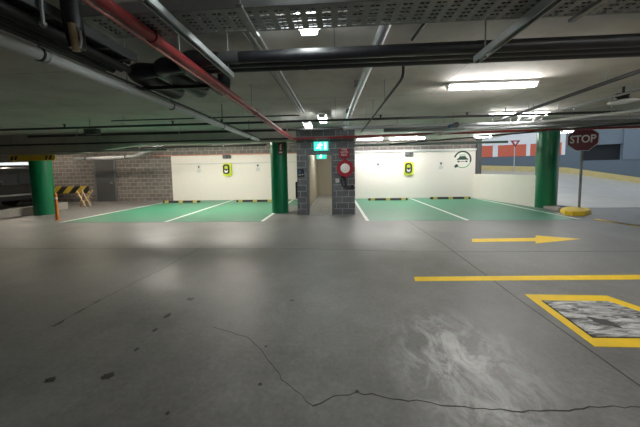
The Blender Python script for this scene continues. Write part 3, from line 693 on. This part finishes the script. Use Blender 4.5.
# sprinkler pipe with upright heads
t = thing('sprinkler_pipe', 'long black sprinkler pipe crossing the whole width overhead', 'pipe', (-2, 6.4, 2.65))
obj('pipe', MB().tube([(-14, 6.5, 2.65), (12, 6.36, 2.66)], .027, 10), 'blackpipe', t)
for x in (-6.75, -3.95, -2.73, 1.05, 3.0):
    s = obj('sprinkler_head', MB().tube([(x, 6.45, 2.67), (x, 6.45, 2.74)], .018, 8).disc((x, 6.45, 2.745), (0, 0, 1), .04, .008, 14).tube([(x-.02, 6.45, 2.74), (x-.02, 6.45, 2.70)], .005, 6), 'blackpipe', t)
rods(t, [(-9.5, 6.47), (-5.2, 6.45), (-2.2, 6.44), (.7, 6.42), (4.4, 6.4)], 2.66)
t = thing('junction_box', 'dark junction box hanging under the sprinkler pipe at left', 'electrical box', (-6.05, 6.47, 2.48))
obj('enclosure', MB().box(-6.22, -5.88, 6.40, 6.53, 2.47, 2.615, .012), 'dkgrey', t)
obj('lid_screws', MB().disc((-6.18, 6.398, 2.54), (0, 1, 0), .01, .006, 8).disc((-5.92, 6.398, 2.54), (0, 1, 0), .01, .006, 8), 'galv', t)
obj('hanger', MB().tube([(-6.15, 6.51, 2.6), (-6.15, 6.52, CEIL)], .007, 6), 'dkgalv', t)
tag(obj('conduit', MB().tube([(-5.9, 6.9, 2.885), (-1.05, 6.9, 2.885), (-.9, 6.9, 2.885)], .014, 8), 'blackpipe'), 'thin black conduit on the ceiling behind the sprinkler pipe', 'conduit')
for y, z, r, x0, x1, mt, lb in ((7.5, 2.62, .035, -9., .2, 'blackpipe', 'dark pipe crossing behind the sprinkler pipe on the left half'),
                                (7.55, 2.64, .05, .2, 12., 'grey', 'grey pipe crossing behind the sprinkler pipe on the right half'),
                                (8.05, 2.62, .06, 1.4, 13., 'grey', 'thick dull steel pipe just above the red fire pipe at right'),
                                (9.55, 2.42, .035, -8.7, -2.45, 'blackpipe', 'dark pipe just behind the ceiling beam left of the middle green column'),
                                (11.4, 2.5, .05, .7, 6.9, 'dkgalv', 'galvanised pipe crossing in front of the cream wall top at right')):
    t = thing('service_pipe', lb, 'pipe', ((x0+x1)/2, y, z), 'horizontal service pipes')
    obj('pipe', MB().tube([(x0, y, z), (x1, y, z)], r, 12), mt, t)
    n = max(2, int((x1-x0)/2.5))
    for i in range(n):
        xx = x0+(i+.5)*(x1-x0)/n
        obj('hanger', MB().tube([(xx, y, z), (xx, y, CEIL)], .006, 6), 'dkgalv', t); obj('clip', MB().disc((xx, y, z), (1, 0, 0), r+.008, .03, 14), 'dkgalv', t)
# pipes running away on the right
for x0, y0, x1, y1, z, r, mt, lb in ((3.96, 3.3, 4.42, 8.7, 2.73, .03, 'blackpipe', 'dark pipe running away overhead at right, left one of two'),
                                 (5.06, 4.2, 5.0, 8.4, 2.74, .022, 'dkgalv', 'grey pipe running away overhead at right, right one of two'),
                                 (5.9, 4.8, 2.5, 8.4, 2.47, .025, 'pvc', 'grey pipe slanting back over the ceiling before the right green column'),
                                 (7.6, 6.3, 2.1, 10.9, 2.46, .022, 'blackpipe', 'thin black pipe slanting in front of the right green column top')):
    t = thing('overhead_pipe', lb, 'pipe', ((x0+x1)/2, (y0+y1)/2, z), 'overhead pipes at right')
    obj('pipe', MB().tube([(x0, y0, z), (x1, y1, z)], r, 10), mt, t)
    for f in (.2, .55, .85): obj('hanger', MB().tube([(x0+(x1-x0)*f, y0+(y1-y0)*f, z), (x0+(x1-x0)*f, y0+(y1-y0)*f, CEIL)], .006, 6), 'dkgalv', t)
# pale wyes on the drain branch
t = thing('drain_branch', 'pale grey drain branch with two wye arms hanging before the right green column', 'pipe', (5, 7.9, 2.6))
obj('pipe', MB().tube([(3.6, 7.85, 2.56), (6.4, 7.85, 2.62)], .045, 12), 'grey', t)
for x in (4.75, 5.15): obj('wye_arm', MB().tube([(x, 7.85, 2.6), (x+.2, 7.8, 2.7), (x+.28, 7.78, CEIL)], .03, 10), 'pvc', t)
t = thing('pipe_end', 'round dark blue capped pipe end among the overhead pipes', 'pipe', (3.05, 7.3, 2.6))
obj('pipe', MB().tube([(3.05, 7.15, 2.58), (3.05, 7.5, 2.60)], .06, 16), 'blue', t); obj('cap', MB().tube([(3.05, 7.12, 2.58), (3.05, 7.17, 2.58)], .072, 20), 'dkgrey', t)
obj('hanger', MB().tube([(3.05, 7.3, 2.62), (3.05, 7.3, CEIL)], .007, 6), 'dkgalv', t)
t = thing('cable_tray', 'wide dull cable tray crossing overhead above the stop sign', 'cable tray', (8, 6.9, 2.56))
for y in (6.8, 7.08): obj('side_rail', MB().box(4.9, 13., y, y+.008, 2.56, 2.64), 'dkgalv', t)
for q in range(40): obj('rung', MB().box(5.0+q*.2, 5.06+q*.2, 6.808, 7.08, 2.562, 2.58), 'dkgalv', t)
for y in (6.86, 6.93, 7.01): obj('cable', MB().tube([(4.9, y, 2.61), (8, y+.01, 2.61), (13, y, 2.61)], .028, 8), 'grey', t)
rods(t, [(5.6, 6.8), (5.6, 7.09), (7.6, 6.8), (7.6, 7.09)], 2.6)
t = thing('cable_tray', 'narrow grey cable tray on the beam line right of the clearance bar', 'cable tray', (-7.8, 8.9, 2.14))
obj('base', MB().box(-9.7, -5.6, 8.7, 8.85, 2.24, 2.247).box(-9.7, -5.6, 8.7, 8.705, 2.247, 2.29), 'dkgalv', t)
rods(t, [(-9.2, 8.78), (-7.6, 8.78), (-6., 8.78)], 2.25)
# wall-top conduits
tag(obj('conduit', MB().tube([(-8.66, 13.77, 1.93), (-1.3, 13.77, 1.93)], .018, 8), 'pvc'), 'thin grey conduit along the cream wall behind the left bays', 'conduit')
tag(obj('conduit', MB().tube([(-9.6, 13.76, 2.38), (-1.3, 13.76, 2.38)], .025, 8), 'salmon'), 'thin salmon pipe along the top edge of the cream paint at left', 'conduit')
tag(obj('cable_duct', MB().box(.62, 6.86, 13.7, 13.8, 2.32, 2.42, .01), 'pvc'), 'pale grey cable duct along the top of the cream wall at right', 'cable duct')

# ceiling fitting at right: black bracket over a pale dish
cx, cy = 5.19, 5.30
t = thing('ceiling_fitting', 'black ceiling fitting with a pale round dish at upper right', 'ceiling fitting', (cx, cy, 2.62))
obj('stem', MB().tube([(cx, cy, CEIL), (cx, cy, 2.74)], .02, 12), 'rubber', t)
obj('head', MB().tube([(cx-.12, cy-.02, 2.74), (cx+.1, cy+.04, 2.77)], .045, 14).tube([(cx, cy, 2.75), (cx, cy, 2.69), (cx, cy, 2.66)], [.06, .08, .15], 20), 'rubber', t)
obj('dish', MB().tube([(cx, cy, 2.665), (cx, cy, 2.645), (cx, cy, 2.625)], [.15, .2, .19], 32), 'white', t)
# ------------------------------------------------------------------ left side
wl = MB(); wl.loft([[(-11.72, 8.0, z), (-11.52, 8.0, z), (-11.55, 10.9, z), (-11.75, 10.9, z)] for z in (0, .3)])
tag(obj('kerb_wall', wl, 'conc', smooth=False, bevel=.015), 'low concrete kerb wall beside the left green column', 'low wall')
t = thing('clearance_bar', 'yellow and black clearance bar hanging in front of the left green column', 'clearance bar', (-10.15, 8.95, 2.0))
obj('bar', MB().box(-11.45, -9.75, 8.86, 8.90, 1.99, 2.19, .01), 'yellow', t)
ch = MB()
for x in (-11.38, -11.24, -10.1, -9.95): ch.prism([(x, 2.02), (x+.07, 2.02), (x+.12, 2.16), (x+.05, 2.16)], 'Y', 8.855, 8.861)
obj('chevrons', ch, 'rubber', t)
for x in (-11.3, -9.9): obj('hanger', MB().tube([(x, 8.88, 2.19), (x, 8.88, CEIL)], .008, 6), 'dkgalv', t)
t = thing('bollard_post', 'thin orange post standing in front of the left green column', 'post', (-9.21, 8.3, 0))
obj('tube', MB().tube([(-9.21, 8.3, .0), (-9.21, 8.3, .86), (-9.21, 8.3, .875)], [.042, .042, .03], 16), 'orange', t)
obj('base_plate', MB().disc((-9.21, 8.3, .006), (0, 0, 1), .1, .012, 20), 'orange', t)
obj('reflective_band', MB().disc((-9.21, 8.3, .72), (0, 0, 1), .044, .07, 16), 'plate', t)
# barricade
t = thing('barricade', 'yellow and black striped barricade behind the left green column', 'barricade', (-12.3, 12.0, 0))
obj('board', MB().box(-13.75, -11.6, 11.98, 12.02, .60, .93, .004), 'hazard', t)
for x in (-13.5, -11.85):
    for dy in (-.28, .28): obj('leg', MB().tube([(x, 12.0+dy*.15, .84), (x, 12.0+dy, 0)], .022, 8), 'wood', t)
    obj('brace', MB().tube([(x, 11.8, .25), (x, 12.2, .25)], .016, 8), 'wood', t)
t = thing('trestle', 'folded timber trestle leaning by the striped barricade', 'trestle', (-11.4, 11.7, 0))
for k, (xa, xb) in enumerate(((-11.95, -11.35), (-11.75, -11.15), (-11.3, -11.7))):
    obj('leg', MB().tube([(xa, 11.75+.05*k, .72), (xb, 11.5+.05*k, 0.015)], .026, 6), 'wood', t)
obj('crossbar', MB().tube([(-12.0, 11.74, .5), (-11.3, 11.74, .45)], .02, 6), 'wood', t)

# parked dark van at the left edge
VX, Y0, Y1 = -14.4, 9.4, 12.95       # right flank of the van; front end, rear end
t = thing('van', 'dark van parked behind the low kerb wall at the left edge', 'car', (VX-.9, 11.5, 0))
prof = [(Y0, .36), (Y0, .85), (Y0+.15, .98), (Y0+.8, 1.08), (Y0+1.35, 1.78), (Y0+1.6, 1.84), (Y1-.35, 1.84), (Y1-.12, 1.74), (Y1, 1.0), (Y1, .36)]
rings = []
for x, k in ((VX-1.8, .95), (VX-1.74, 1.), (VX-.06, 1.), (VX, .965)):
    rings.append([(x, 11.5+(p[0]-11.5)*k, .36+(p[1]-.36)*k) for p in prof])
obj('body', MB().loft(rings), 'car', t, bevel=.03)
for y0, y1, z0, z1 in ((Y0+1.35, Y0+1.95, 1.08, 1.55), (Y0+2.05, Y0+2.75, 1.08, 1.6), (Y0+2.85, Y1-.25, 1.08, 1.58)):
    obj('side_window', MB().box(VX-.015, VX+.012, y0, y1, z0, z1, .01), 'glass', t)
obj('windscreen', MB().loft([[(VX-1.65, Y0+.83+d, 1.10-d), (VX-.15, Y0+.83+d, 1.10-d), (VX-.2, Y0+1.33+d, 1.74-d), (VX-1.6, Y0+1.33+d, 1.74-d)] for d in (-.02, .03)]), 'glass', t)
obj('tail_lamp', MB().box(VX-.06, VX+.015, Y1-.16, Y1-.04, .85, 1.15, .01), 'signred', t)
for x in (VX-1.55, VX-.35): obj('headlamp', MB().box(x-.15, x+.15, Y0-.02, Y0+.05, .64, .78, .02), 'lamp_glass', t)
obj('side_trim', MB().box(VX-.01, VX+.025, Y0+.95, Y1-.95, .56, .64, .01), 'grey', t)
obj('side_marker', MB().box(VX-.01, VX+.03, 12.1, 12.38, .54, .66, .015), 'plate', t)['label'] = 'pale side marker'
for yy in (Y0+.65, Y1-.62):
    for x in (VX-1.68, VX-.12):
        wl_ = obj('wheel', MB().disc((x, yy, .32), (1, 0, 0), .32, .22, 28), 'rubber', t)
        obj('hub_cap', MB().disc((x+(.11 if x > VX-1 else -.11), yy, .32), (1, 0, 0), .18, .02, 20), 'grey', wl_)
obj('mirror', MB().box(VX-.02, VX+.2, Y0+1.2, Y0+1.3, 1.05, 1.25, .03), 'car', t)

# ------------------------------------------------------------------ stop sign
SX, SY = 7.90, 9.23
t = thing('stop_sign', 'maroon octagonal stop sign on a grey post beside the right green column', 'stop sign', (SX, SY, 0))
obj('post', MB().tube([(SX, SY, .13), (SX, SY, 2.66)], .034, 14), 'grey', t)
A8 = .365; SZ = 2.33
def oct8(k): return [(A8*k/math.cos(PI/8)*math.cos(PI/8+i*PI/4), SZ+A8*k/math.cos(PI/8)*math.sin(PI/8+i*PI/4)) for i in range(8)]
TH = math.radians(-38)
def onpost(m): return moved(m, (SX, SY, 0), TH)
obj('face', onpost(MB().prism(oct8(1), 'Y', -.06, -.05)), 'lettering', t)['label'] = 'white border of the octagon'
obj('panel', onpost(MB().prism(oct8(.95), 'Y', -.064, -.05)), 'stopred', t)
obj('lettering', onpost(moved(text_mb('STOP', .34, .60, bold=.008), (0, -.067, SZ))), 'lettering', t)
for z in (2.2, 2.45): obj('clamp', onpost(MB().box(-.06, .06, -.05, .04, z, z+.04)), 'dkgalv', t)
def nose(k, z): return [(7.5+(x-7.5)*k, 8.98+(y-8.98)*k, z) for x, y in ((6.96, 8.60), (7.05, 8.46), (7.40, 8.42), (7.95, 8.85), (8.12, 9.15), (8.10, 9.45), (7.7, 9.5), (7.2, 9.08))]
kb = MB().loft([nose(1., 0), nose(1., .08), nose(.95, .125), nose(.85, .14)])
tag(obj('kerb_block', kb, 'kerbyellow'), 'yellow painted kerb nose under the stop sign', 'kerb')
tag(obj('kerb', MB().loft([[(7.3, 9.93, z), (7.22, 9.2, z), (7.6, 9.55, z), (7.78, 9.98, z)] for z in (0, .1)]), 'conc', bevel=.015), 'short grey kerb joining the right green column to the yellow kerb nose', 'kerb')

# ------------------------------------------------------------------ the ramp outside
NEAR = [(32, 9.9, .01), (14, 9.9, .01), (8.7, 10.0, .01), (8.0, 10.6, .06), (7.75, 12, .3), (7.6, 16, .85), (2, 19, 1.3), (-2, 19.5, 1.5)]
FAR = [(32, 17.3, .0), (21.04, 20, .20), (17.6, 22, 1.0), (15.2, 23.1, 1.15), (12.7, 24, 1.27), (8, 25, 1.5), (3, 25.4, 1.8), (-2, 25.5, 2.0)]
def resample(P, n):
    out = []
    for i in range(n+1):
        u = i/n*(len(P)-1); k = min(int(u), len(P)-2); f = u-k
        out.append(tuple(P[k][j]+(P[k+1][j]-P[k][j])*f for j in range(3)))
    return out
nn = resample(NEAR, 28); ff = resample(FAR, 28); vs = []; fs = []
for i in range(29):
    for j in range(9):
        q = j/8; vs.append(tuple(nn[i][c]+(ff[i][c]-nn[i][c])*q for c in range(3)))
for i in range(28):
    for j in range(8): fs.append((i*9+j, i*9+j+1, i*9+10+j, i*9+9+j))
struct('floor_ramp', MB().add(vs, fs), 'road', 'pale concrete ramp curving up outside the low wall', 'ramp')
def wallstrip(P, z0, z1, thick=.2, top=None):
    m = MB(); rings = []
    for i, p in enumerate(P):
        a = Vector(P[max(i-1, 0)][:2]); c = Vector(P[min(i+1, len(P)-1)][:2]); d = (c-a).normalized(); nrm = Vector((d.y, -d.x))   # away from the lane
        if nrm.y < 0: nrm = -nrm
        q = Vector(p[:2])+nrm*thick; zt = p[2]+z1 if top is None else top
        rings.append([(p[0], p[1], p[2]+z0), (q.x, q.y, p[2]+z0), (q.x, q.y, zt), (p[0], p[1], zt)])
    return m.loft(rings)
# kerb at the foot of the far wall
def shift(P, d): return [(p[0]-.0, p[1]-d, p[2]) for p in P]
tag(obj('kerb', wallstrip(shift(FAR, .3), -.05, .36, .3), 'palekerb', loc=(0, 0, 0)), 'long yellow kerb at the foot of the blue ramp wall', 'kerb')
left = [p for p in FAR if p[0] <= 17.6]
struct('wall_ramp', wallstrip(left, 0, 0, .25, top=2.35), 'bluewall', 'blue grey lower wall along the far side of the ramp', 'wall', smooth=False)
t = thing('panel_fence', 'orange red panels between white posts on top of the blue ramp wall', 'fence', (10, 24.5, 2.1))
P2 = resample(left, 6)
for i in range(6):
    a, c = P2[i], P2[i+1]
    def lerp(f): return (a[0]+(c[0]-a[0])*f, a[1]+(c[1]-a[1])*f, 0)
    obj('panel', wallstrip([lerp(.10), lerp(.98)], 2.35, 3.3, .1), 'redpanel', t, smooth=False)
    obj('post', wallstrip([lerp(-.02), lerp(.10)], 2.35, 3.35, .2), 'whitewall', t, smooth=False)
obj('top_rail', wallstrip([(p[0], p[1], 0) for p in P2], 3.3, 4.4, .2), 'whitewall', t, smooth=False)
right = [(32, 17.3, 0), (21.04, 20, .2), (20.4, 20.35, .35), (17.6, 22, 1.0)]
rw = wallstrip(right, -.1, 0, .3, top=1.86)
struct('wall_outside', rw, 'bluewall', 'blue grey wall right of the stop sign', 'wall', smooth=False)
struct('trim_3', wallstrip([(32, 17.25, 0), (21.04, 19.95, 0), (20.2, 20.4, 0)], 1.86, 4.4, .5), 'slate', 'lighter slate blue upper wall at the right edge', 'wall', smooth=False)
struct('trim_4', wallstrip([(20.9, 21.0, 0), (18.0, 22.6, 0)], 1.8, 3.3, .2), 'dark', 'dark panel with painted shade filling the opening in the blue wall behind the stop sign', 'opening', smooth=False)
struct('trim_5', wallstrip([(20.4, 20.4, 0), (18.3, 21.6, 0), (17.6, 22, 0)], 3.0, 4.4, .3), 'slate', 'slate blue lintel above the dark opening', 'wall', smooth=False)
struct('trim_6', wallstrip([(18.4, 21.55, 0), (17.6, 22, 0)], 1.86, 3.0, .3), 'bluewall', 'blue wall left of the dark opening', 'wall', smooth=False)
GX, GY, GZ = 13.86, 22.0, 1.10
t = thing('give_way_sign', 'small red and white triangular sign on a post out on the ramp', 'road sign', (GX, GY, GZ))
obj('post', MB().tube([(GX, GY, GZ-.05), (GX, GY, GZ+2.2)], .035, 8), 'galv', t)
obj('triangle', MB().prism([(GX-.37, GZ+2.42), (GX+.37, GZ+2.42), (GX, GZ+1.9)], 'Y', GY-.06, GY-.04), 'signred', t)
obj('centre', MB().prism([(GX-.15, GZ+2.33), (GX+.15, GZ+2.33), (GX, GZ+2.1)], 'Y', GY-.066, GY-.05), 'lettering', t)

# ------------------------------------------------------------------ sky and camera
wd = bpy.data.worlds.new('sky'); scn.world = wd; wd.use_nodes = True
bg = wd.node_tree.nodes['Background']
bg.inputs[0].default_value = (.80, .90, 1., 1); bg.inputs[1].default_value = .75

cam = bpy.data.cameras.new('camera'); co = bpy.data.objects.new('camera', cam); COL.objects.link(co); scn.camera = co
cam.sensor_fit = 'HORIZONTAL'; cam.sensor_width = 36; cam.lens = 270/640*36; cam.clip_start = .05; cam.clip_end = 300
cam.shift_x = 0; cam.shift_y = -(213.5-189.8)/640
y, p, r = (math.radians(a) for a in (3.464, -4.205, .974))
F = Vector((-math.sin(y)*math.cos(p), math.cos(y)*math.cos(p), math.sin(p)))
R0 = Vector((math.cos(y), math.sin(y), 0)); U0 = R0.cross(F)
R = R0*math.cos(r)-U0*math.sin(r); U = U0*math.cos(r)+R0*math.sin(r)
mw = Matrix((R, U, -F)).transposed().to_4x4(); mw.translation = (0, 0, 1.5); co.matrix_world = mw
vs_ = scn.view_settings; scn.display_settings.display_device = 'sRGB'
vs_.view_transform = 'Standard'; vs_.look = 'None'; vs_.gamma = 1; vs_.use_curve_mapping = False; vs_.exposure = .66
